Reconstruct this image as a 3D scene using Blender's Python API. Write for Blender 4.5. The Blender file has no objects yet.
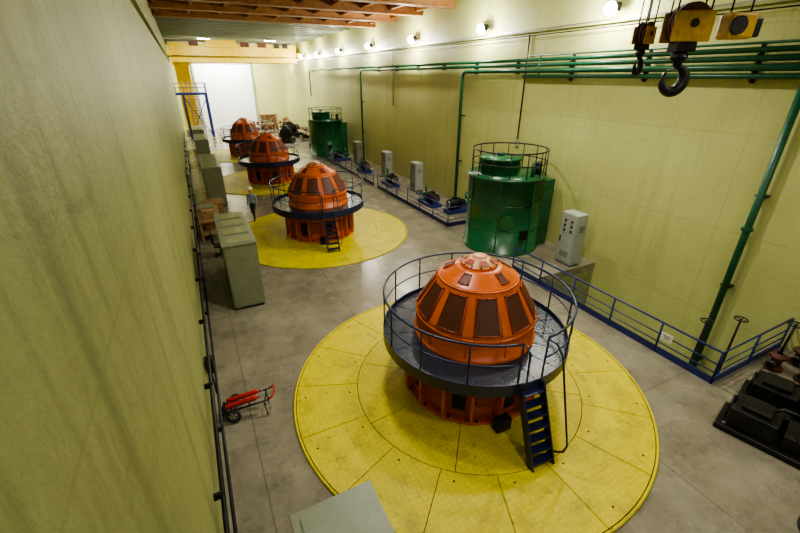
import bpy, bmesh, math, random
from mathutils import Vector, Matrix, noise
random.seed(4)
pi=math.pi
S=bpy.context.scene
COL=S.collection
try: S.view_settings.look='AgX - Medium High Contrast'
except Exception: pass
# ------------------------------------------------------------------ materials
def newmat(name):
    m=bpy.data.materials.new(name); m.use_nodes=True
    nt=m.node_tree; b=nt.nodes['Principled BSDF']
    return m,nt,b
def N(nt,t,**k):
    n=nt.nodes.new(t)
    for a,v in k.items(): setattr(n,a,v)
    return n
def ramp(nt,src,p0,p1,c0=(0,0,0,1),c1=(1,1,1,1)):
    r=N(nt,'ShaderNodeValToRGB'); e=r.color_ramp.elements
    e[0].position=p0;e[1].position=p1;e[0].color=c0;e[1].color=c1
    nt.links.new(src,r.inputs[0]); return r.outputs[0]
def mix(nt,fac,a,b,blend='MIX'):
    m=N(nt,'ShaderNodeMix',data_type='RGBA',blend_type=blend)
    for i,v in ((0,fac),(6,a),(7,b)):
        if isinstance(v,(int,float)): m.inputs[i].default_value=v
        elif isinstance(v,tuple): m.inputs[i].default_value=(v+(1,))[:4]
        else: nt.links.new(v,m.inputs[i])
    return m.outputs[2]
def coords(nt,scale=(1,1,1),rot=(0,0,0),world=False):
    tc=N(nt,'ShaderNodeNewGeometry') if world else N(nt,'ShaderNodeTexCoord')
    mp=N(nt,'ShaderNodeMapping'); mp.inputs['Scale'].default_value=scale; mp.inputs['Rotation'].default_value=rot
    nt.links.new(tc.outputs['Position' if world else 'Object'],mp.inputs[0]); return mp.outputs[0]
def noi(nt,vec,scale,detail=4,rough=.55):
    n=N(nt,'ShaderNodeTexNoise'); n.inputs['Scale'].default_value=scale
    n.inputs['Detail'].default_value=detail; n.inputs['Roughness'].default_value=rough
    nt.links.new(vec,n.inputs['Vector']); return n.outputs['Fac']
def mul(nt,a,k):
    m=N(nt,'ShaderNodeMath',operation='MULTIPLY'); nt.links.new(a,m.inputs[0]); m.inputs[1].default_value=k; return m.outputs[0]
def bump(nt,b,h,strength,dist=.02):
    n=N(nt,'ShaderNodeBump'); n.inputs['Strength'].default_value=strength; n.inputs['Distance'].default_value=dist
    nt.links.new(h,n.inputs['Height']); nt.links.new(n.outputs[0],b.inputs['Normal'])
def sc(c,f): return tuple(min(1,x*f) for x in c[:3])
def pbr(name,c,rough=.5,metal=0,var=.18,scale=3,dirt=.0,dirtc=(.06,.05,.04),bmp=.05,emit=None,es=0):
    m,nt,b=newmat(name); v=coords(nt)
    col=mix(nt,ramp(nt,noi(nt,v,scale),.3,.7),sc(c,1-var),sc(c,1+var))
    if dirt>0:
        d=ramp(nt,noi(nt,v,scale*2.3,8,.7),.5,.72)
        col=mix(nt,mul(nt,d,dirt),col,dirtc)
    nt.links.new(col,b.inputs['Base Color'])
    rr=N(nt,'ShaderNodeMapRange'); nt.links.new(noi(nt,v,scale*4),rr.inputs[0])
    rr.inputs[3].default_value=max(.03,rough-.12); rr.inputs[4].default_value=min(1,rough+.12)
    nt.links.new(rr.outputs[0],b.inputs['Roughness'])
    b.inputs['Metallic'].default_value=metal
    if bmp: bump(nt,b,noi(nt,v,45,3),bmp,.01)
    if emit: b.inputs['Emission Color'].default_value=emit+(1,); b.inputs['Emission Strength'].default_value=es
    return m
def wallmat(name,c,grime,axis='x',g2=(.16,.16,.06),fine=.86):
    m,nt,b=newmat(name)
    v=coords(nt,world=True)
    big=ramp(nt,noi(nt,v,.3,6,.6),.3,.75)
    col=mix(nt,big,sc(c,.78),sc(c,1.12))
    spk=ramp(nt,noi(nt,v,7,7,.8),.35,.75)
    col=mix(nt,spk,col,sc(c,fine))
    vs=coords(nt,scale=(1.6,1.6,.10),world=True)
    st=ramp(nt,noi(nt,vs,1.5,7,.65),.52,.8)
    col=mix(nt,mul(nt,st,grime),col,g2)
    sd=coords(nt,scale=(1,.35,1.7),rot=(.55,0,0),world=True)
    s2=ramp(nt,noi(nt,sd,.9,10,.8),.56,.72)
    col=mix(nt,mul(nt,s2,grime*.8),col,g2)
    s3=ramp(nt,noi(nt,coords(nt,scale=(1,1,1),world=True),2.6,10,.85),.62,.7)
    col=mix(nt,mul(nt,s3,grime*.9),col,sc(g2,.6))
    sx=N(nt,'ShaderNodeSeparateXYZ'); nt.links.new(v,sx.inputs[0])
    cb=N(nt,'ShaderNodeCombineXYZ')
    nt.links.new(sx.outputs['Y' if axis=='x' else 'X'],cb.inputs[0]); nt.links.new(sx.outputs['Z'],cb.inputs[1])
    br=N(nt,'ShaderNodeTexBrick',offset=0.0)
    br.inputs['Scale'].default_value=1; br.inputs['Brick Width'].default_value=6.1; br.inputs['Row Height'].default_value=2.75
    br.inputs['Mortar Size'].default_value=.025; br.inputs['Mortar Smooth'].default_value=.4
    nt.links.new(cb.outputs[0],br.inputs['Vector'])
    col=mix(nt,mul(nt,br.outputs['Fac'],.28),col,sc(c,.5))
    nt.links.new(col,b.inputs['Base Color'])
    b.inputs['Roughness'].default_value=.48
    bump(nt,b,noi(nt,v,9,8,.75),.45,.04)
    return m
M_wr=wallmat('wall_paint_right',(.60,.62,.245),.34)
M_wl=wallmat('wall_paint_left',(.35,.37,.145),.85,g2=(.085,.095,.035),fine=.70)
M_wb=wallmat('wall_paint_back',(.62,.64,.28),.25,'y')
def floormat():
    m,nt,b=newmat('polished_concrete'); v=coords(nt,world=True)
    col=mix(nt,ramp(nt,noi(nt,v,.5,8,.65),.3,.7),(.17,.15,.11),(.33,.295,.22))
    st=ramp(nt,noi(nt,v,1.4,12,.82),.49,.66)
    col=mix(nt,mul(nt,st,.6),col,(.085,.072,.05))
    st2=ramp(nt,noi(nt,v,5.5,8,.8),.60,.68)
    col=mix(nt,mul(nt,st2,.5),col,(.05,.042,.032))
    br=N(nt,'ShaderNodeTexBrick',offset=0.0); br.inputs['Scale'].default_value=1
    br.inputs['Brick Width'].default_value=3.6; br.inputs['Row Height'].default_value=4.06; br.inputs['Mortar Size'].default_value=.018
    nt.links.new(v,br.inputs['Vector'])
    col=mix(nt,mul(nt,br.outputs['Fac'],.4),col,(.07,.06,.05))
    nt.links.new(col,b.inputs['Base Color'])
    rr=N(nt,'ShaderNodeMapRange'); nt.links.new(noi(nt,v,1.3,6),rr.inputs[0]); rr.inputs[3].default_value=.08; rr.inputs[4].default_value=.4
    nt.links.new(rr.outputs[0],b.inputs['Roughness'])
    bump(nt,b,noi(nt,v,22,4),.08,.01)
    return m
M_floor=floormat()
def platemat(name,c,c2,s=9,dirtamt=.5,rough=.45,metal=0,dots_amt=.35):
    m,nt,b=newmat(name); v=coords(nt)
    col=mix(nt,ramp(nt,noi(nt,v,1.0,8,.7),.3,.7),c2,c)
    vo=N(nt,'ShaderNodeTexVoronoi'); vo.inputs['Scale'].default_value=s; vo.inputs['Randomness'].default_value=.25
    nt.links.new(v,vo.inputs['Vector'])
    dots=ramp(nt,vo.outputs['Distance'],.2,.45)
    col=mix(nt,mul(nt,dots,dots_amt),col,sc(c,.45))
    d=ramp(nt,noi(nt,v,.9,12,.8),.5,.72)
    col=mix(nt,mul(nt,d,dirtamt),col,(.16,.135,.03))
    d2=ramp(nt,noi(nt,v,3.2,10,.85),.57,.65)
    col=mix(nt,mul(nt,d2,dirtamt*.85),col,(.06,.05,.02))
    nt.links.new(col,b.inputs['Base Color']); b.inputs['Roughness'].default_value=rough; b.inputs['Metallic'].default_value=metal
    bump(nt,b,vo.outputs['Distance'],.4,.01)
    return m
M_yel=platemat('yellow_checker_plate',(.80,.665,.003),(.64,.53,.003),dirtamt=.75,rough=.5,dots_amt=.25)
M_deck=platemat('deck_checker_plate',(.045,.052,.08),(.025,.03,.05),14,.2,.26,.2)
M_seam=pbr('dark_seam',(.07,.055,.012),.8)
M_void=pbr('dark_void',(.015,.012,.01),.8)
M_org=pbr('orange_enamel',(.60,.115,.013),.34,var=.14,scale=2,dirt=.4,dirtc=(.2,.045,.015))
M_org2=pbr('orange_enamel_dark',(.34,.05,.012),.45,var=.15,dirt=.4)
M_brown=platemat('perforated_red_brown',(.13,.035,.017),(.09,.024,.012),26,.1,.5)
M_cap=pbr('cap_enamel',(.66,.30,.15),.4,var=.15)
M_red=pbr('red_enamel',(.5,.02,.015),.35)
M_navy=pbr('navy_paint',(.014,.02,.07),.35,var=.3,dirt=.2)
M_blue=pbr('blue_paint',(.018,.03,.17),.4,var=.25,dirt=.25)
M_green=pbr('green_enamel',(.010,.10,.034),.3,var=.2,scale=1.5,dirt=.25,dirtc=(.01,.05,.02))
M_gpipe=pbr('green_pipe_paint',(.010,.085,.04),.35,var=.2)
M_cab=pbr('cabinet_grey_green',(.22,.24,.165),.42,var=.08,dirt=.25)
M_cabg=pbr('cabinet_grey',(.36,.38,.36),.45,var=.08,dirt=.15)
M_trim=pbr('trim_paint',(.34,.36,.17),.6)
M_dark=pbr('dark_steel',(.022,.021,.022),.42,.5,var=.4)
M_black=pbr('black_rubber',(.012,.012,.012),.6)
M_wood=pbr('raw_timber',(.34,.21,.10),.7,var=.3,scale=6)
M_cry=pbr('crane_yellow',(.9,.60,.01),.42,var=.1,dirt=.2)
M_hook=pbr('hook_block_ochre',(.62,.36,.03),.42,var=.25,dirt=.5)
M_beam=pbr('brown_beam_primer',(.38,.17,.05),.6,var=.25,dirt=.4)
M_ceil=pbr('ceiling_paint',(.34,.32,.24),.8,var=.2,scale=.7,dirt=.3)
M_white=pbr('white_panel',(.85,.88,.86),.5,var=.04)
M_steel=pbr('bare_steel',(.35,.35,.36),.35,.9,var=.2)
M_rust=pbr('rusty_casting',(.10,.035,.018),.6,.2,var=.4)
M_lamp=pbr('lamp_lens',(1,1,1),.3,emit=(1,.98,.9),es=130,bmp=0)
M_pit=pbr('raw_concrete',(.28,.29,.14),.8,var=.25,dirt=.4)
M_sign=pbr('sign_white',(.8,.8,.8),.4,var=.02)
M_skin=pbr('skin',(.42,.22,.14),.5,var=.05,bmp=0)
M_shirt=pbr('shirt_blue_grey',(.27,.36,.52),.8,var=.15,scale=8)
M_trou=pbr('trousers_dark',(.03,.036,.065),.85,var=.2,scale=8)
M_helm=pbr('helmet_white',(.95,.95,.92),.3,var=.02,bmp=0)
M_hair=pbr('hair_dark',(.03,.02,.015),.7,bmp=0)
# ------------------------------------------------------------------ geometry builder
class G:
    def __init__(s): s.bm=bmesh.new(); s.mats=[]
    def mi(s,m):
        if m not in s.mats: s.mats.append(m)
        return s.mats.index(m)
    def face(s,vs,m,smooth=False):
        try: f=s.bm.faces.new(vs)
        except ValueError: return
        f.material_index=s.mi(m); f.smooth=smooth; return f
    def poly(s,pts,m):
        return s.face([s.bm.verts.new(p) for p in pts],m)
    def box(s,c,d,m,rz=0,bev=0,mat=None):
        r=bmesh.ops.create_cube(s.bm,size=1); vs=r['verts']
        M=Matrix.Translation(c)@Matrix.Rotation(rz,4,'Z')@(mat or Matrix())@Matrix.Diagonal((d[0],d[1],d[2],1))
        bmesh.ops.transform(s.bm,matrix=M,verts=vs)
        fs=set(f for v in vs for f in v.link_faces)
        for f in fs: f.material_index=s.mi(m)
        if bev:
            es=list(set(e for v in vs for e in v.link_edges))
            rr=bmesh.ops.bevel(s.bm,geom=es,offset=bev,segments=2,profile=.5,affect='EDGES')
            for f in rr['faces']: f.material_index=s.mi(m)
    def bx(s,x0,x1,y0,y1,z0,z1,m,bev=0):
        s.box(((x0+x1)/2,(y0+y1)/2,(z0+z1)/2),(x1-x0,y1-y0,z1-z0),m,bev=bev)
    def beam(s,p,q,w,h,m,up=(0,0,1)):
        p=Vector(p);q=Vector(q);d=(q-p);L=d.length;d.normalize()
        u=Vector(up); 
        if abs(u.dot(d))>.98:u=Vector((1,0,0))
        a=d.cross(u).normalized();b=a.cross(d).normalized()
        R=Matrix((a,d,b)).transposed().to_4x4()
        s.box((p+q)/2,(w,L,h),m,mat=R)
    def tube(s,pts,r,m,seg=10,closed=False,caps=True,radii=None):
        P=[Vector(p) for p in pts];n=len(P);rings=[];prev=None
        for i in range(n):
            if closed:t=P[(i+1)%n]-P[i-1]
            else:
                t=P[min(i+1,n-1)]-P[max(i-1,0)]
            t.normalize()
            if prev is None:
                u=Vector((0,0,1)) if abs(t.z)<.9 else Vector((1,0,0))
                a=t.cross(u).normalized()
            else:
                a=(prev-t*prev.dot(t))
                if a.length<1e-4:a=t.orthogonal()
                a.normalize()
            prev=a;b=t.cross(a)
            rr=radii[i] if radii else r
            k=1.0
            if 0<i<n-1 or closed:
                d1=(P[i]-P[i-1]).normalized(); c=max(.5,d1.dot(t)); k=1/c
            rings.append([s.bm.verts.new(P[i]+(a*math.cos(j*2*pi/seg)+b*math.sin(j*2*pi/seg))*rr*(k if k<1.5 else 1)) for j in range(seg)])
        for i in range(n if closed else n-1):
            A=rings[i];B=rings[(i+1)%n]
            for j in range(seg): s.face([A[j],A[(j+1)%seg],B[(j+1)%seg],B[j]],m,True)
        if caps and not closed:
            s.face(rings[0][::-1],m);s.face(rings[-1],m)
    def cyl(s,p,q,r,m,seg=20,r2=None): s.tube([p,q],r,m,seg,radii=[r,r if r2 is None else r2])
    def ring(s,c,R,r,m,seg=48,a0=0,a1=2*pi,ts=8):
        closed=abs(a1-a0-2*pi)<1e-5
        n=seg if closed else seg+1
        pts=[(c[0]+R*math.cos(a0+(a1-a0)*i/seg),c[1]+R*math.sin(a0+(a1-a0)*i/seg),c[2]) for i in range(n)]
        s.tube(pts,r,m,ts,closed=closed)
    def lathe(s,prof,c,seg,m,smooth=False,off=0,close=False):
        rings=[]
        for r,z in prof:
            if r<1e-4: rings.append([s.bm.verts.new((c[0],c[1],c[2]+z))]); continue
            rings.append([s.bm.verts.new((c[0]+r*math.cos(off+2*pi*j/seg),c[1]+r*math.sin(off+2*pi*j/seg),c[2]+z)) for j in range(seg)])
        for i in range(len(rings)-1):
            A,B=rings[i],rings[i+1]
            for j in range(seg):
                k=(j+1)%seg
                if len(A)==1 and len(B)==1: continue
                if len(A)==1: s.face([A[0],B[k],B[j]],m,smooth)
                elif len(B)==1: s.face([A[j],A[k],B[0]],m,smooth)
                else: s.face([A[j],A[k],B[k],B[j]],m,smooth)
    def sphere(s,c,r,m,scale=(1,1,1),seg=16,rings=10,rot=None):
        q=bmesh.ops.create_uvsphere(s.bm,u_segments=seg,v_segments=rings,radius=r)
        M=Matrix.Translation(c)@(rot or Matrix())@Matrix.Diagonal(scale+(1,))
        bmesh.ops.transform(s.bm,matrix=M,verts=q['verts'])
        for f in set(f for v in q['verts'] for f in v.link_faces): f.material_index=s.mi(m); f.smooth=True
    def obj(s,name,loc=(0,0,0),rz=0,fixn=True):
        if fixn: bmesh.ops.recalc_face_normals(s.bm,faces=s.bm.faces)
        me=bpy.data.meshes.new(name); s.bm.to_mesh(me); s.bm.free()
        for m in s.mats: me.materials.append(m)
        o=bpy.data.objects.new(name,me); o.location=loc; o.rotation_euler[2]=rz; COL.objects.link(o); return o
def copy(o,loc,rz=0):
    q=bpy.data.objects.new(o.name.split('.')[0],o.data); q.location=loc; q.rotation_euler[2]=rz; COL.objects.link(q); return q
# ------------------------------------------------------------------ room shell
XL,XR,Y0,Y1,ZC=-.7,14.0,-9.0,67.0,10.85
PX,PY0,PY1,PZ=10.7,3.6,9.85,-2.2
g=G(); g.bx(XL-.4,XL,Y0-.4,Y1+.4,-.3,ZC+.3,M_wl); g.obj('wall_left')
g=G(); g.bx(XR,XR+.4,Y0-.4,Y1+.4,PZ-.3,ZC+.3,M_wr); g.obj('wall_right')
g=G(); g.bx(XL,XR,Y1,Y1+.4,-.3,ZC+.3,M_wb); g.obj('wall_back')
g=G(); g.bx(XL,XR,Y0-.4,Y0,-.3,ZC+.3,M_wb); g.obj('wall_front')
g=G(); g.bx(XL,XR,Y0,Y1,ZC,ZC+.3,M_ceil); g.obj('ceiling')
g=G()
g.bx(XL,PX,Y0,Y1,-.3,0,M_floor); g.bx(PX,XR,Y0,PY0,-.3,0,M_floor); g.bx(PX,XR,PY1,Y1,-.3,0,M_floor)
g.bx(PX,XR,PY0,PY1,PZ-.2,PZ,M_pit); g.bx(PX-.2,PX,PY0,PY1,PZ,-.3,M_pit)
g.bx(PX,XR,PY0-.2,PY0,PZ,-.3,M_pit); g.bx(PX,XR,PY1,PY1+.2,PZ,-.3,M_pit)
g.obj('floor')
g=G(); g.bx(XR-.12,XR,Y0,Y1,8.68,8.76,M_trim); g.bx(XR-.1,XR-.04,Y0,Y1,8.76,8.80,M_steel)
g.obj('trim_1')
g=G(); g.bx(XL,XL+.12,Y0,Y1,8.68,8.76,M_trim); g.bx(XL+.04,XL+.1,Y0,Y1,8.76,8.80,M_steel); g.obj('trim_2')
g=G()
for y in (21.5,25,28.5,32.2): g.bx(XL,XR,y,y+.28,10.35,10.85,M_beam); g.bx(XL,XR,y-.12,y+.4,10.3,10.36,M_beam)
x=XL+.2
while x<XR-.2:
    g.bx(x,x+.16,21.6,32.4,10.5,10.84,M_beam); x+=1.75
g.bx(XL,XR,21.6,32.4,10.78,10.849,M_beam)
g.obj('brown_ceiling_beams')
g=G()
y=34.5
while y<66:
    if not 54<y<60: g.bx(XL,XR,y,y+.18,10.6,10.849,M_cab)
    y+=1.6
g.obj('ceiling_ribs')
g=G()
g.bx(2.0,9.4,Y1-.12,Y1-.001,0,8.5,M_white)
for i in range(11): g.bx(2.0,9.4,Y1-.14,Y1-.12,.2+i*.76,.23+i*.76,M_white)
g.bx(1.8,2.0,Y1-.25,Y1-.001,0,8.7,M_cabg); g.bx(9.4,9.6,Y1-.25,Y1-.001,0,8.7,M_cabg); g.bx(1.8,9.6,Y1-.25,Y1-.001,8.5,8.7,M_cabg)
g.obj('door_1')
# ------------------------------------------------------------------ pit covers
GX=[5.08,4.9,4.8,4.75]; GYS=[6.4,18.5,30.8,43.0]
g=G()
R=4.27
g.lathe([(0,.006),(R,.006),(R,0.0)],(0,0,0),96,M_seam)
def sector(g,r0,r1,a0,a1,z,m,n=8):
    gap=.008
    o=[(r1-gap)*1.0,a0+gap/r1,a1-gap/r1]; i=[r0+gap,a0+gap/max(r0,.3),a1-gap/max(r0,.3)]
    P=[(o[0]*math.cos(o[1]+(o[2]-o[1])*k/n),o[0]*math.sin(o[1]+(o[2]-o[1])*k/n)) for k in range(n+1)]
    P+=[(i[0]*math.cos(i[2]+(i[1]-i[2])*k/n),i[0]*math.sin(i[2]+(i[1]-i[2])*k/n)) for k in range(n+1)]
    t=[g.bm.verts.new((x,y,z)) for x,y in P]; b=[g.bm.verts.new((x,y,.006)) for x,y in P]
    g.face(t,m)
    for k in range(len(P)): g.face([t[k],b[k],b[(k+1)%len(P)],t[(k+1)%len(P)]],m)
for k in range(16): sector(g,2.75,R-.06,k*pi/8,(k+1)*pi/8,.03,M_yel)
for k in range(8): sector(g,1.45,2.75,k*pi/4+.1,(k+1)*pi/4+.1,.03,M_yel)
g.ring((0,0,.02),R-.02,.03,M_yel,96)
for k in range(16):
    a=k*pi/8+.1
    for rr in (2.95,4.0): g.cyl((rr*math.cos(a),rr*math.sin(a),.03),(rr*math.cos(a),rr*math.sin(a),.036),.022,M_void,8)
pc=g.obj('turbine_pit_cover',(GX[0],GYS[0],0))
for x,y in list(zip(GX,GYS))[1:]: copy(pc,(x,y,0))
# ------------------------------------------------------------------ generator
g=G()
Z0=.035; ZD=1.55; RB=1.36; RD=2.13
g.lathe([(1.62,Z0),(1.62,.12),(1.46,.12),(1.46,1.2),(1.55,1.2),(1.55,1.34),(0,1.34)],(0,0,0),16,M_org,off=pi/16)
for k in range(16):
    a=k*pi/8
    R1=Matrix.Rotation(a,4,'Z')
    if k%2==0:
        g.box(R1@Vector((1.44,0,.62)),(.06,.40,.72),M_org2,rz=a)
        g.box(R1@Vector((1.46,0,.62)),(.05,.30,.6),M_void,rz=a)
    else:
        g.box(R1@Vector((1.45,0,.7)),(.08,.42,.5),M_org2,rz=a,bev=.02)
    a2=a+pi/16;R2=Matrix.Rotation(a2,4,'Z')
    g.box(R2@Vector((1.55,0,.62)),(.2,.07,1.1),M_org,rz=a2)
    g.cyl(R2@Vector((1.58,.12,.12)),R2@Vector((1.58,.12,.17)),.03,M_dark,8)
g.lathe([(1.33,ZD-.05),(RD,ZD-.05),(RD,ZD-.18),(RD+.03,ZD-.18),(RD+.03,ZD+.1),(RD-.0,ZD+.1),(RD-.0,ZD),(1.33,ZD)],(0,0,0),72,M_navy)
n=20
for k in range(n):
    a0=k*2*pi/n+.01;a1=(k+1)*2*pi/n-.01
    P=[(RD-.01)*Vector((math.cos(a0+(a1-a0)*j/4),math.sin(a0+(a1-a0)*j/4),0)) for j in range(5)]+[1.38*Vector((math.cos(a1+(a0-a1)*j/4),math.sin(a1+(a0-a1)*j/4),0)) for j in range(5)]
    g.poly([(p.x,p.y,ZD+.008) for p in P],M_deck)
    a=a0; 
    if k%2==0:
        g.beam((1.45*math.cos(a),1.45*math.sin(a),ZD-.3),(RD*math.cos(a),RD*math.sin(a),ZD-.1),.05,.14,M_navy)
g.ring((0,0,ZD-.2),RD-.05,.04,M_navy,60)
a_l=math.radians(-95)
gap=.135
aL,aR=a_l+gap,a_l-gap+2*pi
for z,r in ((ZD+1.02,.026),(ZD+.55,.018)):
    g.ring((0,0,z),RD,r,M_navy,64,aL,aR)
npost=13
for k in range(npost+1):
    a=aL+(aR-aL)*k/npost
    g.cyl((RD*math.cos(a),RD*math.sin(a),ZD-.1),(RD*math.cos(a),RD*math.sin(a),ZD+1.02),.02,M_navy,8)
g.lathe([(RB+.05,ZD),(RB+.05,ZD+.08),(RB,ZD+.08),(RB,ZD+.5)],(0,0,0),60,M_org,True)
g.lathe([(RB,ZD+.5),(RB+.03,ZD+.51),(RB+.03,ZD+.55),(RB-.0,ZD+.57)],(0,0,0),60,M_org)
NF=10
OFF=math.radians(-97+18)
for k in range(NF):
    a=OFF+(k+.5)*2*pi/NF
    g.box((RB*math.cos(a),RB*math.sin(a),ZD+.29),(.02,.04,.42),M_org,rz=a)
sec=[(1.365,ZD+.55),(1.35,2.18),(.90,2.94),(.86,3.00),(.50,3.22),(.42,3.24)]
g.lathe(sec+[(.42,3.28),(.39,3.30)],(0,0,0),NF*6,M_org,off=OFF,smooth=False)
def panel(r0,z0,r1,z1,a,f0,f1,hw0,hw1,depth,m,frame):
    nz=Vector((z1-z0,0,(r0-r1))).normalized()
    def P(t,s_,off):
        r=(r0+(r1-r0)*t); z=z0+(z1-z0)*t; h=(hw0+(hw1-hw0)*(t-f0)/(f1-f0))
        v=Vector((r,0,z))+nz*off
        return Matrix.Rotation(a+h*s_,4,'Z')@v
    K=4
    ss=[-1+2*i/K for i in range(K+1)]
    lo=[P(f0,s,depth) for s in ss]; hi=[P(f1,s,depth) for s in ss]
    for i in range(K): g.poly([lo[i],lo[i+1],hi[i+1],hi[i]],m)
    loop=lo+hi[::-1]
    inn=[P(f0,s,-.03) for s in ss]+[P(f1,s,-.03) for s in ss][::-1]
    for i in range(len(loop)):
        j=(i+1)%len(loop); g.poly([loop[i],loop[j],inn[j],inn[i]],m)
    if frame:
        g.tube(loop,.018,M_org2,5,closed=True)
    for p in (lo[0],lo[-1],hi[0],hi[-1],lo[2],hi[2]): g.sphere(p,.022,M_dark,seg=6,rings=4)
ha=pi/NF
for k in range(NF):
    a=OFF+k*2*pi/NF
    panel(*sec[1],*sec[2],a,.03,.9,ha*.68,ha*.66,.02,M_brown,True)
    if k%2==0: panel(*sec[3],*sec[4],a,.25,.85,ha*.45,ha*.45,.012,M_brown,True)
g.ring((0,0,2.97),.885,.02,M_org,60)
g.lathe([(.40,3.28),(.38,3.31),(.2,3.40),(.15,3.40),(.15,3.44),(.1,3.45),(0,3.45)],(0,0,0),24,M_cap,True)
for k in range(6):
    a=k*pi/3+.2; R1=Matrix.Rotation(a,4,'Z')
    q=[R1@Vector(v) for v in ((.36,-.12,3.337),(.36,.12,3.337),(.23,.07,3.402),(.23,-.07,3.402))]
    g.poly(q,M_org2)
for k in range(12):
    a=k*pi/6; g.cyl((.40*math.cos(a),.40*math.sin(a),3.27),(.40*math.cos(a),.40*math.sin(a),3.32),.018,M_dark,6)
ux=Vector((math.cos(a_l),math.sin(a_l),0)); tx=Vector((-ux.y,ux.x,0))
top=ux*(RD+.03)+Vector((0,0,ZD)); foot=ux*(RD+.68)+Vector((0,0,.035))
for sg in (-1,1):
    o=tx*sg*.25
    g.beam(top+o+Vector((0,0,.05)),foot+o,.035,.17,M_navy,up=ux)
o=tx*.25
g.tube([top+o+Vector((0,0,1.02)),top+o+ux*.15+tx*.06+Vector((0,0,1.0)),top+o+ux*.3+tx*.1+Vector((0,0,.8)),foot+o+ux*.18+tx*.1+Vector((0,0,.6)),foot+o+ux*.14+tx*.08+Vector((0,0,.4)),foot+o+Vector((0,0,.3))],.02,M_navy,8)
g.tube([top-o+Vector((0,0,1.02)),top-o+ux*.12+Vector((0,0,.9)),top-o+ux*.15+Vector((0,0,.1)),top-o],.018,M_navy,8)
for k in range(7):
    p=foot.lerp(top,(k+.6)/7.2)
    g.box(p,(.5,.17,.03),M_navy,rz=math.atan2(tx.y,tx.x))
g.box((-.35,-1.72,.21),(.36,.2,.3),M_dark,bev=.02)
gen=g.obj('turbine_generator',(GX[0]+.1,GYS[0]+.02,0))
for x,y in list(zip(GX,GYS))[1:]: copy(gen,(x-.02,y,0))
# ------------------------------------------------------------------ green oil tanks
g=G()
R,Ht=1.6,3.25
g.lathe([(R+.08,0),(R+.08,.1),(R,.1),(R,Ht-.1),(R+.05,Ht-.1),(R+.05,Ht),(0,Ht+.02)],(0,0,0),48,M_green,True)
for z in (1.1,2.15): g.ring((0,0,z),R,.02,M_green,48)
for k in range(7):
    a=k*2*pi/7+.3; g.box(((R+.01)*math.cos(a),(R+.01)*math.sin(a),Ht/2),(.03,.05,Ht-.3),M_green,rz=a)
g.box((1.25,-.3,1.5),(1.1,1.6,3.0),M_green,bev=.03)
g.box((1.25,-1.12,1.7),(.8,.05,1.6),M_gpipe,bev=.01)
g.lathe([(.85,Ht),(.85,Ht+.6),(.9,Ht+.6),(.9,Ht+.68),(.35,Ht+.72),(0,Ht+.74)],(-.35,.1,0),36,M_green,True)
g.cyl((-.35,.1,Ht+.7),(-.35,.1,Ht+.85),.15,M_gpipe)
g.ring((-.35,.1,Ht+.4),.86,.02,M_green,36)
for z,r in ((Ht+1.0,.03),(Ht+.5,.022)): g.ring((.05,0,z),R-.05,r,M_dark,48)
for k in range(14):
    a=k*2*pi/14; x=.05+(R-.05)*math.cos(a);y=(R-.05)*math.sin(a); g.cyl((x,y,Ht),(x,y,Ht+1.0),.022,M_dark,8)
g.cyl((.9,-.9,Ht),(.9,-.9,Ht+.35),.14,M_dark); g.sphere((.9,-.9,Ht+.4),.15,M_dark)
g.cyl((.3,-1.2,Ht),(.3,-1.2,Ht+.6),.06,M_gpipe)
g.cyl((-.9,-1.32,1.5),(-.99,-1.44,1.5),.3,M_green); g.cyl((-.1,-R,2.2),(-.1,-R-.08,2.2),.11,M_dark)
g.box((-.2,-R-.08,.95),(.3,.12,.4),M_dark,bev=.01)
tank=g.obj('oil_pressure_tank',(11.9,13.45,0))
copy(tank,(11.8,39.6,0))
# ------------------------------------------------------------------ pipes on the right wall
PXW=XR-.28
def bend(p0,c,p1,r=.35,n=6):
    p0,c,p1=Vector(p0),Vector(c),Vector(p1); a=c+(p0-c).normalized()*r; b=c+(p1-c).normalized()*r
    return [p0]+[a.lerp(c,t/n).lerp(c.lerp(b,t/n),t/n) for t in range(n+1)]+[p1]
g=G()
YS=Y0+.1
g.tube(bend((PXW,YS,7.62),(PXW,51,7.62),(PXW,51,4.8)),.07,M_gpipe,12)
g.tube(bend((PXW,YS,7.42),(PXW,34.8,7.42),(PXW,34.8,.0)),.075,M_gpipe,12)
g.tube(bend((PXW-.05,YS,7.2),(PXW-.05,19.8,7.2),(PXW-.05,19.8,.0)),.09,M_gpipe,12)
g.tube(bend((PXW,YS,6.99),(PXW,15.2,6.99),(PXW+.2,15.2,6.99),.1),.07,M_gpipe,12)
g.tube([(PXW-.02,YS,7.78),(PXW-.02,14.9,7.78),(PXW+.2,15.0,7.78)],.035,M_gpipe,8)
g.tube([(PXW-.02,14.2,7.78),(PXW-.1,14.2,7.3),(PXW,14.2,6.99)],.035,M_gpipe,8)
y=-6
while y<50:
    if y<15: g.box((PXW+.14,y,7.32),(.06,.1,1.0),M_dark)
    elif y<34: g.box((PXW+.14,y,7.5),(.06,.1,.4),M_dark)
    for z in (7.62,7.42,7.2,6.99):
        if (z<7 and y>15) or (z<7.3 and y>19) or (z<7.6 and y>34): continue
        g.box((PXW+.12,y,z-.1),(.26,.06,.04),M_dark)
    y+=3.1
for yy,zz in ((19.8,5),(19.8,2.5),(34.8,5),(34.8,2.5)): g.box((PXW+.08,yy,zz),(.28,.24,.05),M_dark)
g.obj('green_oil_pipes')
g=G()
g.tube([(PXW,5.2,PZ+.02),(PXW,5.2,6.88)],.095,M_gpipe,16)
for z in (-1.5,1.2,4.0): g.box((PXW+.12,5.2,z),(.26,.26,.06),M_dark)
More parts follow.
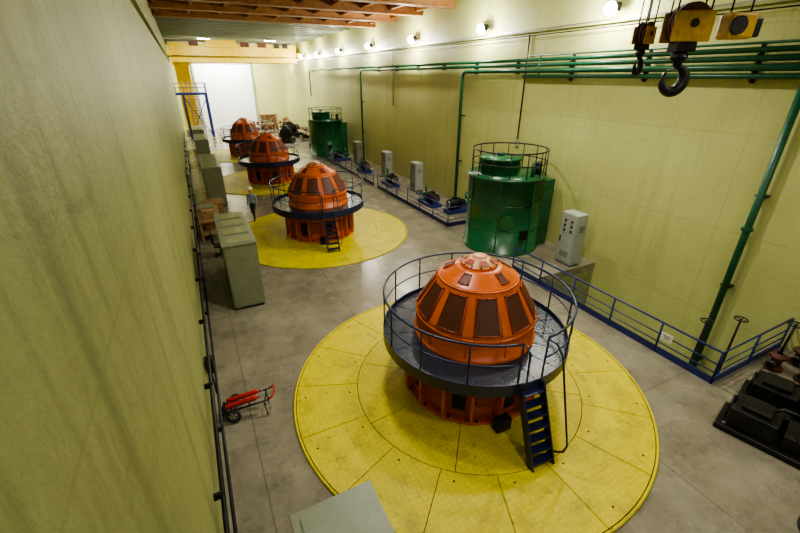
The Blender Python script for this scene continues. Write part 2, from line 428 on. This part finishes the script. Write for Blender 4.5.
g.lathe([(.2,0),(.2,.06),(.1,.06)],(PXW,5.2,PZ),16,M_gpipe); g.lathe([(.15,0),(.15,.08),(.0,.08)],(PXW,5.2,3),16,M_gpipe)
g.obj('green_riser_pipe')
g=G(); g.tube([(XR-.05,15.3,4.2),(XR-.05,15.3,8.6)],.03,M_dark,6); g.box((XR-.06,15.3,4.1),(.1,.2,.3),M_cabg,bev=.01)
g.tube([(XR-.05,29,5.0),(XR-.05,29,8.6)],.025,M_dark,6)
g.tube([(XR-.18,Y0+.1,8.55),(XR-.18,62,8.55)],.02,M_dark,5)
g.obj('electrical_conduits')
g=G()
for z,r in ((1.6,.035),(.45,.03)): g.tube([(XL+.12,Y0+.1,z),(XL+.12,52,z)],r,M_dark,8)
y=-3
while y<50:
    for z in (1.6,.45): g.box((XL+.07,y,z),(.14,.05,.1),M_dark)
    y+=2.5
g.box((XL+.1,8.1,1.3),(.16,.22,.34),M_dark,bev=.01); g.cyl((XL+.1,8.1,1.1),(XL+.1,8.1,.5),.02,M_dark,6)
g.obj('handrail_pipes')
# ------------------------------------------------------------------ blue railings
def railing(name,pts,sp=1.4,h=1.0,toe=.2):
    g=G()
    for z,r in ((h,.03),(h*.62,.02),(h*.36,.02)): g.tube([(p[0],p[1],z) for p in pts],r,M_blue,8)
    for a,b in zip(pts,pts[1:]):
        a=Vector((a[0],a[1],0));b=Vector((b[0],b[1],0));n=max(1,round((b-a).length/sp))
        for k in range(n+1):
            p=a.lerp(b,k/n); g.cyl((p.x,p.y,0),(p.x,p.y,h),.028,M_blue,8)
        g.beam(a+Vector((0,0,toe/2)),b+Vector((0,0,toe/2)),.03,toe,M_blue)
    return g.obj(name)
railing('pit_railing',[(13.9,3.5),(10.5,3.5),(10.5,10.9)],h=.95)
railing('pit_railing',[(13.9,16.3),(10.9,16.3),(10.9,25.2)])
railing('pit_railing',[(10.9,25.9),(10.9,37.6)])
g=G(); g.box((10.42,4.75,.62),(.02,.3,.24),M_sign,bev=.005)
for k in range(3): g.box((10.407,4.75,.68-.05*k),(.004,.2-.04*k,.015),M_dark)
g.obj('warning_sign')
# ------------------------------------------------------------------ left consoles
def console(y0,y1,h=2.25,x0=.2,x1=1.18):
    g=G()
    g.bx(x0,x1,y0,y1,.08,h,M_cab,bev=.02); g.bx(x0+.04,x1-.04,y0+.04,y1-.04,0,.1,M_dark)
    g.bx(x0-.03,x1+.03,y0-.03,y1+.03,h,h+.05,M_cab,bev=.01)
    n=max(1,round((y1-y0)/.9)); w=(y1-y0)/n
    for k in range(n):
        a=y0+k*w
        g.bx(x1,x1+.015,a+.03,a+w-.03,.15,h-.06,M_cab,bev=.006)
        g.bx(x1+.015,x1+.035,a+w-.14,a+w-.1,1.0,1.25,M_dark)
        g.bx(x0+.08,x1-.08,a+.08,a+w-.08,h+.05,h+.065,M_cab)
        if y0>5: g.bx(x0+.14,x1-.14,a+.14,a+w-.14,h+.062,h+.072,M_pit)
    g.bx(x0+.05,x1-.05,y0-.012,y0,.15,h-.06,M_cab,bev=.005)
    return g.obj('control_cabinet')
console(12.5,16.0); console(25.2,30.2); console(37.5,41.3); console(45.0,49)
console(-.4,3.25)
g=G()
g.bx(-.45,.5,19.4,22.3,.95,1.02,M_wood,bev=.01)
for x in (-.38,.41):
    for y in (19.5,20.85,22.15): g.bx(x-.04,x+.04,y,y+.08,0,.95,M_wood)
g.bx(-.4,.45,19.55,22.2,.3,.36,M_wood)
g.box((.0,20,1.2),(.5,.5,.36),M_wood,bev=.01); g.box((.0,21.2,1.14),(.6,.7,.24),M_cab,bev=.01); g.box((.0,20.6,.5),(.5,.8,.28),M_wood,bev=.01)
g.obj('wooden_workbench')
g=G()
g.box((.45,23.4,.45),(.8,1.0,.9),M_wood,bev=.01)
for z in (.15,.45,.75): g.bx(.86,.88,22.92,23.88,z-.05,z+.05,M_wood)
g.obj('wooden_crate')
g=G()
for k in range(5):
    a=k*2*pi/5; g.beam((0,0,.1),(.28*math.cos(a),.28*math.sin(a),.07),.04,.04,M_dark); g.sphere((.28*math.cos(a),.28*math.sin(a),.035),.035,M_black,seg=8,rings=6)
g.cyl((0,0,.1),(0,0,.45),.03,M_dark); g.box((0,0,.48),(.48,.46,.08),M_black,bev=.03)
g.beam((-.2,0,.46),(-.27,0,.95),.05,.03,M_dark); g.box((-.26,0,.85),(.07,.42,.5),M_black,bev=.03)
g.obj('office_chair',(.2,17.6,0))
# ------------------------------------------------------------------ right side cabinets
def cabinet(name,x,y,w,d,h,m=M_cabg):
    g=G()
    g.box((0,0,h/2+.05),(d,w,h),m,bev=.02); g.box((0,0,.04),(d-.06,w-.06,.08),M_dark)
    g.box((-d/2-.01,0,h/2+.08),(.02,w-.08,h-.14),m,bev=.006)
    g.box((-d/2-.03,w*.36,h*.5),(.03,.04,.22),M_dark)
    for i in range(3):
        for j in range(2):
            g.cyl((-d/2-.02,-.2*w+.4*w*j,h*.88-i*.2),(-d/2-.05,-.2*w+.4*w*j,h*.88-i*.2),.045,M_dark,12)
    g.box((-d/2-.02,0,h*.22),(.02,w*.5,.25),M_cab)
    g.box((0,-w/2-.008,h/2+.05),(d-.1,.015,h-.2),m,bev=.005)
    for i in range(4): g.box((0,-w/2-.018,h*.8-i*.07),(d*.5,.01,.02),M_dark)
    return g.obj(name,(x,y,0))
cabinet('electrical_cabinet',12.95,10.4,.8,.55,2.1)
cabinet('electrical_cabinet',13.0,23.5,.8,.55,1.8)
cabinet('electrical_cabinet',13.0,28.2,.8,.55,1.8)
cabinet('electrical_cabinet',12.9,34.0,.9,.55,1.8,M_cab)
def pump(x,y,rz=0):
    g=G()
    g.box((0,0,.1),(1.7,.7,.2),M_blue,bev=.02)
    g.cyl((-.75,0,.5),(.05,0,.5),.27,M_dark,20)
    for k in range(8): g.cyl((-.68+k*.09,0,.5),(-.65+k*.09,0,.5),.3,M_dark,20)
    g.cyl((-.8,0,.5),(-.75,0,.5),.22,M_steel); g.cyl((.05,0,.5),(.25,0,.5),.07,M_steel)
    g.cyl((.25,0,.5),(.6,0,.5),.22,M_green); g.cyl((.42,0,.5),(.42,0,1.1),.07,M_gpipe); g.tube([(.6,0,.5),(.85,0,.5),(.85,.4,.5)],.06,M_gpipe)
    g.box((-.35,0,.82),(.25,.2,.15),M_dark,bev=.01); g.box((-.35,0,.3),(.5,.4,.25),M_dark)
    return g.obj('oil_pump',(x,y,0),rz)
pump(12.1,20.2,.5*pi);pump(12.0,25.5,.5*pi);pump(12.0,30.5,.5*pi);pump(11.9,35.8,0);pump(12.9,18.2,0)
def valve(x,y,h,tilt=.0,z0=PZ):
    g=G()
    g.lathe([(.2,0),(.2,.08),(.12,.1),(.12,.35),(.2,.37),(.2,.43),(.07,.5)],(0,0,0),16,M_rust)
    g.cyl((0,0,.4),(tilt,0,h),.03,M_dark,8)
    c=Vector((tilt,0,h)); g.ring(c,.16,.018,M_dark,20)
    for k in range(4):
        a=k*pi/2; g.cyl(c,c+Vector((.16*math.cos(a),.16*math.sin(a),0)),.012,M_dark,6)
    g.cyl((-.3,0,.22),(.3,0,.22),.09,M_dark,14)
    return g.obj('gate_valve',(x,y,z0))
valve(13.1,4.3,2.9);valve(12.6,4.9,2.6,.1)
for x,y,h,t in ((13.4,2.9,1.2,0),(12.6,3.1,1.35,.1),(13.5,2.3,1.1,-.1),(12.7,2.5,.9,.1),(12.9,1.9,.95,0)): valve(x,y,h,t,0)
# ------------------------------------------------------------------ dark machine lower right
g=G()
def unit(cx,cy,rz):
    R1=Matrix.Translation((cx,cy,0))@Matrix.Rotation(rz,4,'Z')
    def b(c,d,m=M_dark,bev=.03): g.box(R1@Vector(c),d,m,rz=rz,bev=bev)
    b((0,0,.07),(2.2,.95,.14)); b((-.55,0,.36),(.8,.75,.48)); b((.45,.0,.30),(1.0,.65,.36))
    b((.5,.0,.53),(.6,.45,.14)); b((-.55,0,.64),(.5,.5,.1)); b((-.2,.36,.35),(.3,.2,.3))
    g.cyl(R1@Vector((.95,0,.34)),R1@Vector((1.15,0,.34)),.2,M_dark,20); g.cyl(R1@Vector((-1.0,0,.4)),R1@Vector((-.95,0,.4)),.26,M_dark,20)
    for k in range(5): b((.15+k*.15,0,.5),(.04,.7,.06),bev=0)
    g.tube([R1@Vector(v) for v in ((-.3,.1,.66),(-.2,.1,.78),(.1,.2,.74),(.3,.25,.6))],.03,M_black,8)
    for x in (-.95,.95):
        for y in (-.38,.38): g.cyl(R1@Vector((x,y,.14)),R1@Vector((x,y,.19)),.04,M_steel,6)
unit(9.8,1.75,-1.33); unit(11.1,1.95,-1.33)
g.obj('dark_machine_units')
g=G()
g.lathe([(.5,0),(.5,.12),(.3,.14),(.3,.5),(.45,.52),(.45,.62),(0,.62)],(0,0,0),24,M_dark,True)
for k in range(8):
    a=k*pi/4; g.cyl((.4*math.cos(a),.4*math.sin(a),.12),(.4*math.cos(a),.4*math.sin(a),.18),.04,M_steel,6)
g.cyl((0,0,.6),(0,0,.95),.1,M_steel); g.box((.35,0,.4),(.3,.2,.3),M_dark,bev=.02)
g.obj('pump_flange_casting',(8.3,.35,0))
# ------------------------------------------------------------------ two-wheel hand trolley with red bottles, lying back
g=G()
for s in (-.19,.19):
    g.tube([(.50,s,.42),(.1,s,.34),(-.42,s,.22),(-.55,s,.08)],.02,M_dark,8)
for x,z in ((.45,.41),(.1,.34),(-.3,.25)): g.cyl((x,-.19,z),(x,.19,z),.016,M_dark,8)
g.beam((-.42,-.2,.22),(-.42,.2,.22),.03,.03,M_dark); g.box((-.52,0,.10),(.04,.42,.2),M_dark)
for s in (-.27,.27):
    g.tube([(-.25+.14*math.cos(a*pi/10),s,.165+.14*math.sin(a*pi/10)) for a in range(20)],.028,M_black,8,closed=True)
    g.cyl((-.25,s-.02,.165),(-.25,s+.02,.165),.05,M_steel,10)
    for k in range(5):
        a=k*2*pi/5; g.cyl((-.25,s,.165),(-.25+.14*math.cos(a),s,.165+.14*math.sin(a)),.01,M_dark,5)
g.cyl((-.25,-.28,.165),(-.25,.28,.165),.014,M_dark,8)
for s in (-.1,.1):
    g.tube([(-.42,s,.31),(-.38,s,.32),(.22,s,.45),(.28,s,.46),(.31,s,.467)],.07,M_red,14,radii=[.04,.055,.055,.04,.02])
    g.cyl((.31,s,.467),(.38,s,.48),.02,M_steel,8)
g.tube([(.5,-.19,.42),(.62,-.17,.50),(.66,0,.52),(.62,.17,.50),(.5,.19,.42)],.02,M_red,8)
for s in (-.19,.19): g.cyl((.42,s,.40),(.46,s,.0),.014,M_dark,6)
g.obj('two_wheel_hand_trolley',(-.05,7.75,0),math.radians(-14))
# ------------------------------------------------------------------ far end
g=G()
zz=5.2
g.bx(XL+.01,2.7,57,60,zz-.25,zz,M_blue)
for x in (.1,2.6):
    for y in (57.1,59.8): g.bx(x-.12,x+.12,y-.12,y+.12,0,zz-.2,M_blue)
for z in (zz+.55,zz+1.05): g.tube([(XL+.05,57.05,z),(2.65,57.05,z),(2.65,59.9,z)],.035,M_blue,8)
for x in (-.6,.2,1.0,1.8,2.65): g.cyl((x,57.05,zz),(x,57.05,zz+1.05),.03,M_blue,8)
for y in (58.5,59.9): g.cyl((2.65,y,zz),(2.65,y,zz+1.05),.03,M_blue,8)
for s in (.6,1.7): g.beam((s,53.6,0),(s,57,zz),.06,.28,M_blue); g.tube([(s,53.6,1),(s,57,zz+1)],.03,M_blue,8)
for k in range(18): g.bx(.6,1.7,53.65+k*.187,53.9+k*.187,.2+k*.285,.24+k*.285,M_blue)
g.beam((.1,57,.2),(2.6,57,4.8),.08,.08,M_blue); g.beam((2.6,57,.2),(.1,57,4.8),.08,.08,M_blue)
g.obj('blue_mezzanine_stair')
g=G(); g.bx(-.2,1.4,61.5,62.6,0,8.4,M_cry,bev=.03); g.bx(-.35,1.55,61.35,62.75,0,.5,M_pit,bev=.02); g.bx(-.35,1.55,61.35,62.75,8.2,8.6,M_cry,bev=.02); g.obj('yellow_column')
def bench(x,y,w,d,h,rz=0):
    g=G()
    g.box((0,0,h),(d,w,.08),M_wood,bev=.01)
    for sx in (-1,1):
        for sy in (-1,1): g.box((sx*(d/2-.06),sy*(w/2-.06),h/2),(.08,.08,h),M_dark)
    g.box((0,0,h*.35),(d-.1,w-.1,.05),M_dark)
    for k in range(5):
        s=random.uniform(.2,.45); g.box((random.uniform(-.2,.2),-w/2+.35+k*(w-.7)/4,h+.04+s/2),(s,s*1.1,s),random.choice([M_dark,M_rust,M_cab,M_wood]),rz=random.random(),bev=.02)
    for k in range(3):
        s=random.uniform(.2,.4); g.box((0,-w/2+.5+k*(w-1)/2,h*.35+.03+s/2),(s,s,s),random.choice([M_dark,M_rust,M_blue]),bev=.02)
    return g.obj('workbench',(x,y,0),rz)
bench(12.6,46,3,1,1.0);bench(12.4,50.5,3,1.2,1.0);bench(11.6,57,3,1.2,1.2,.3);bench(9.0,60,3,1.2,1.1,1.4);bench(12.6,62,3,1.2,1.2)
g=G()
for k in range(6):
    g.box((0,0,.15+k*.36),(2.4,1.3,.08),M_wood)
    for s in (-.5,0,.5): g.box((0,s,.055+k*.36),(2.4,.1,.11),M_wood)
    if k<5:
        for j in range(3): g.box((-.75+j*.75,0,.3+k*.36),(.5,.9,.2),M_wood,bev=.01)
g.obj('timber_pallet_stack',(10.6,64.2,0))
g=G()
g.box((0,0,.25),(2.6,1.6,.5),M_dark,bev=.03); g.cyl((-.9,0,1.0),(.5,0,1.0),.6,M_dark,24)
for k in range(8): g.cyl((-.8+k*.16,0,1.0),(-.74+k*.16,0,1.0),.66,M_dark,24)
g.cyl((.5,0,1),(.9,0,1),.2,M_steel); g.cyl((.9,0,1),(1.2,0,1),.45,M_rust); g.box((-.2,0,1.7),(.6,.4,.3),M_dark,bev=.02)
mo=g.obj('electric_motor',(11.4,53.7,0),.4); copy(mo,(10.0,49.5,0),1.2); copy(mo,(11.9,43.0,0),1.5)
for i,(x,y) in enumerate([(3.0,52.5),(2.2,49.5)]):
    g=G(); g.lathe([(.16,0),(.16,.04),(.06,.05),(.06,1.0),(.0,1.05)],(0,0,0),16,M_cry,True)
    for z in (.35,.7): g.cyl((0,0,z),(0,0,z+.12),.063,M_black,16)
    g.obj('yellow_bollard',(x,y,0))
# ------------------------------------------------------------------ overhead cranes
def crane(yc,tx,z0=9.0,name='overhead_crane'):
    g=G()
    for s in (-1,1):
        y=yc+s*1.25
        g.bx(XL+.35,XR-.5,y-.3,y+.3,z0,10.35,M_cry,bev=.02)
        k=XL+1
        while k<XR-1: g.bx(k,k+.06,y-.33,y+.33,z0,10.35,M_cry); k+=1.4
        g.bx(XL+.35,XR-.5,y-.04,y+.04,10.35,10.42,M_steel)
    for x in (XL+.12,XR-.18):
        g.bx(x-.1 if x<5 else x-.35,x+.35 if x<5 else x+.1,yc-2.2,yc+2.2,9.0,9.5,M_cry,bev=.02)
        for s in (-1.8,1.8): g.cyl((x-.05,yc+s,8.99),(x+.05,yc+s,8.99),.17,M_dark,20)
    g.bx(tx-1.1,tx+1.1,yc-1.5,yc+1.5,10.42,10.52,M_rust)
    g.cyl((tx-.7,yc,10.3),(tx+.7,yc,10.3),.28,M_dark,24); g.box((tx+.9,yc+.5,10.3),(.3,.5,.3),M_dark,bev=.02)
    g.bx(XL+.35,XR-.5,yc-2.1,yc-1.6,9.0,9.05,M_dark)
    return g,name
g,nm=crane(57.0,4.5,8.4)
g.bx(3.4,6.6,55.1,55.5,9.9,10.8,M_cry,bev=.03)
for x in (2.2,7.6,9.5): g.box((x,55.35,10.25),(.9,.35,.45),M_rust,bev=.02)
for x in (11.2,12.2): g.box((x,55.35,10.2),(.6,.3,.45),M_dark,bev=.02)
g.obj(nm)
g,nm=crane(4.3,6.8)
g.obj(nm)
def hook(name,loc,s,rz,ropes=True):
    g=G()
    for y in (-.16,.16): g.box((0,y*s,.66*s),(.6*s,.035*s,.42*s),M_hook,bev=.02*s)
    for y in (-.09,0,.09): g.cyl((0,(y-.03)*s,.70*s),(0,(y+.03)*s,.70*s),.29*s,M_rust,24)
    g.cyl((0,-.2*s,.7*s),(0,.2*s,.7*s),.06*s,M_dark)
    g.box((0,0,.38*s),(.3*s,.3*s,.14*s),M_dark,bev=.02*s)
    g.cyl((0,0,.38*s),(0,0,.12*s),.065*s,M_dark)
    g.lathe([(.10*s,.18*s),(.13*s,.24*s),(.10*s,.32*s)],(0,0,0),16,M_dark)
    pts=[];rad=[]
    for k in range(19):
        t=k/18; a=math.radians(78-290*t); pts.append((.17*s*math.cos(a)*1.0,0,-.08*s+.19*s*math.sin(a))); rad.append(s*(.05+.04*math.sin(pi*min(1,t*1.15))*1.0) if t<.85 else s*.035*(1.15-t)/.3+.005)
    g.tube([(0,0,.14*s)]+pts,.05,M_dark,12,radii=[.06*s]+rad)
    g.box((-.02*s,0,.06*s),(.22*s,.03*s,.02*s),M_steel)
    if ropes:
        for dx in (-.25,.25):
            for y in (-.09,.09): g.cyl((dx*s,y*s,.7*s),(dx*s,y*s,9.85-loc[2]),.012,M_dark,6)
    return g.obj(name,loc,rz)
hook('crane_hook_block',(6.92,4.27,7.03),.95,-.5)
hook('crane_hook_block',(6.95,4.95,7.2),.6,.2)
g=G(); g.box((0,0,0),(.4,.26,.34),M_hook,bev=.04); g.cyl((-.1,-.14,.0),(-.1,-.18,.0),.12,M_black); g.box((.25,0,-.02),(.12,.2,.25),M_dark,bev=.02)
for dx in (-.15,.15): g.cyl((dx,0,.16),(dx,0,2.2),.012,M_dark,6)
g.obj('crane_limit_weight',(7.5,3.9,7.66),-.4)
# ------------------------------------------------------------------ lights
def light(name,typ,loc,e,col,par=None,rot=None,size=.15,**k):
    l=bpy.data.lights.new(name,typ); l.energy=e; l.color=col
    if typ=='AREA': l.shape='RECTANGLE'; l.size=k.get('sx',1); l.size_y=k.get('sy',1)
    else: l.shadow_soft_size=size
    if typ=='SPOT': l.spot_size=math.radians(k.get('ang',150)); l.spot_blend=.8
    o=bpy.data.objects.new(name,l); o.location=loc
    if rot: o.rotation_euler=rot
    COL.objects.link(o)
    if par: o.parent=par
    return o
WARM=(1,.97,.84)
for y in [11.1,18.3,25.5,32.6,39.8,46.9,53.3,61]:
    g=G()
    g.box((0,0,.0),(.26,.40,.26),M_dark,bev=.02); g.box((.2,0,.02),(.2,.08,.06),M_dark)
    g.sphere((-.13,0,-.06),.21,M_lamp,seg=16,rings=10)
    o=g.obj('wall_floodlight',(XR-.32,y,9.12))
    light('bulb','POINT',(-.48,0,-.12),520,WARM,o,size=.12)
for y,e in ((-5.0,110),(.5,260),(8.0,1100),(14.5,1000)):
    for x in (3.6,9.6):
        if y>14 and x<5: continue
        g=G(); g.lathe([(.08,.45),(.1,.3),(.3,.05),(.34,0),(.32,0)],(0,0,0),24,M_cabg,True)
        g.cyl((0,0,.4),(0,0,.62),.02,M_dark,6)
        g.lathe([(0,.02),(.3,.02)],(0,0,0),24,M_lamp)
        o=g.obj('high_bay_lamp',(x,y,10.2))
        light('bulb','SPOT',(0,0,-.05),e,WARM,o,size=.3,ang=140)
for x,y,e,rx in ((4.0,63.5,1500,25),(7.5,63.5,1500,25),(3.0,50.0,600,20),(9.5,50.0,600,20)):  # door-bay panels, then a pair added as fill to brighten the far crane
    g=G(); g.box((0,0,0),(1.2,.5,.14),M_cabg,bev=.02); g.box((0,0,-.075),(1.1,.42,.02),M_lamp)
    o=g.obj('bay_and_fill_panel',(x,y,10.45))
    light('bulb','AREA',(0,0,-.12),e,(1,1,.97),o,sx=1.1,sy=.42,rot=(math.radians(rx),0,0))
W=bpy.data.worlds.new('world'); S.world=W; W.use_nodes=True
W.node_tree.nodes['Background'].inputs[0].default_value=(.5,.5,.45,1); W.node_tree.nodes['Background'].inputs[1].default_value=.05
# ------------------------------------------------------------------ person
def person(loc,rz):
    V=[];E=[];Rr=[]
    def v(p,r,par=None):
        V.append(p);Rr.append(r if isinstance(r,tuple) else (r,r))
        if par is not None:E.append((par,len(V)-1))
        return len(V)-1
    pel=v((0,0,.95),(.15,.105)); wa=v((0,0,1.1),(.135,.095),pel); ch=v((0,-.005,1.28),(.165,.11),wa); sh=v((0,0,1.41),(.12,.085),ch)
    nk=v((0,-.01,1.49),.055,sh); nk2=v((0,-.02,1.56),.052,nk)
    for s in (-1,1):
        a=v((s*.18,0,1.40),.068,sh)
        e=v((s*.245,.03,1.14),.047,a)
        w=v((s*.265,-.11 if s>0 else .0,.92),.031,e)
        h=v((s*.262,-.14 if s>0 else -.02,.86),(.038,.02),w)
        hp=v((s*.095,0,.88),.092,pel)
        if s>0:
            k=v((.1,-.13,.52),.062,hp); an=v((.1,-.2,.1),.042,k); hl=v((.1,-.22,.055),.045,an); to=v((.11,-.38,.04),.036,hl)
        else:
            k=v((-.1,.03,.5),.062,hp); an=v((-.1,.24,.14),.042,k); hl=v((-.1,.25,.1),.045,an); to=v((-.11,.11,.035),.036,hl)
    me=bpy.data.meshes.new('p'); me.from_pydata(V,E,[]); o=bpy.data.objects.new('p_tmp',me); COL.objects.link(o)
    bpy.context.view_layer.objects.active=o
    sk=o.modifiers.new('s','SKIN')
    if not me.skin_vertices: me.skin_vertices.new()
    for i,r in enumerate(Rr): me.skin_vertices[0].data[i].radius=r
    me.skin_vertices[0].data[0].use_root=True
    ss=o.modifiers.new('u','SUBSURF'); ss.levels=2; ss.render_levels=2
    dg=bpy.context.evaluated_depsgraph_get(); dg.update()
    m2=bpy.data.meshes.new_from_object(o.evaluated_get(dg))
    bpy.data.objects.remove(o)
    g=G()
    for m in (M_skin,M_shirt,M_trou,M_black): g.mi(m)
    g.bm.from_mesh(m2)
    for f in g.bm.faces:
        c=f.calc_center_median(); f.smooth=True
        if c.z>1.475: i=0
        elif abs(c.x)>.195 and c.z<.93: i=0
        elif c.z>.98 or abs(c.x)>.205 and c.z>.9: i=1
        elif c.z>.1 and not(c.y>.17 and c.z<.14): i=2
        else: i=3
        f.material_index=i
    # shirt hem and collar
    g.tube([(.142*math.cos(a*pi/12),.1*math.sin(a*pi/12),.985) for a in range(24)],.022,M_shirt,8,closed=True)
    g.tube([(.06*math.cos(a*pi/8),-.01+.058*math.sin(a*pi/8),1.472) for a in range(16)],.014,M_shirt,8,closed=True)
    hz=1.66
    g.sphere((0,-.025,hz),.1,M_skin,(.78,.95,1.18),20,14)
    g.sphere((0,-.05,hz-.075),.06,M_skin,(.85,.8,.7),14,10)
    g.sphere((0,0,hz+.01),.1,M_hair,(.8,.92,1.1),18,12)
    g.sphere((0,-.125,hz-.01),.018,M_skin,(.7,.9,1.4),8,6)
    for s in (-1,1):
        g.sphere((s*.032,-.113,hz+.015),.012,M_helm,(1.2,.5,.7),8,6); g.sphere((s*.032,-.118,hz+.015),.006,M_hair,seg=6,rings=5)
        g.sphere((s*.08,-.01,hz),.022,M_skin,(.4,.8,1.3),8,6)
        g.box((s*.032,-.117,hz+.036),(.03,.008,.006),M_hair)
    g.box((0,-.113,hz-.055),(.045,.01,.008),M_red)
    prof=[(.135,.0),(.118,.012),(.115,.04),(.1,.085),(.065,.12),(.02,.135),(0,.137)]
    g.lathe(prof,(0,-.01,hz+.045),24,M_helm,True)
    g.box((0,-.13,hz+.05),(.14,.08,.01),M_helm,bev=.004)
    for s in (-1,1):
        base=Vector((s*.262,-.14 if s>0 else -.02,.845))
        for k,(dy,L) in enumerate(((-.028,.07),(-.01,.08),(.01,.075),(.028,.058))):
            b=base+Vector((0,dy,0)); g.tube([b,b+Vector((-s*.004,-.002,-L*.4)),b+Vector((-s*.016,-.006,-L*.75)),b+Vector((-s*.03,-.008,-L))],.008,M_skin,6,radii=[.009,.0085,.008,.006])
        b=base+Vector((-s*.004,-.03,.03)); g.tube([b,b+Vector((-s*.008,-.022,-.025)),b+Vector((-s*.014,-.026,-.055))],.009,M_skin,6,radii=[.011,.01,.007])
    return g.obj('worker_in_hard_hat',loc,rz,fixn=True)
person((2.2,21.8,0.0),math.radians(-35))
# ------------------------------------------------------------------ camera
c=bpy.data.cameras.new('camera'); c.lens=18; c.sensor_width=36; c.clip_start=.05; c.clip_end=200
co=bpy.data.objects.new('camera',c); co.location=(0,0,7); co.rotation_euler=(math.radians(90-25.47),0,math.radians(-26.6))
COL.objects.link(co); S.camera=co
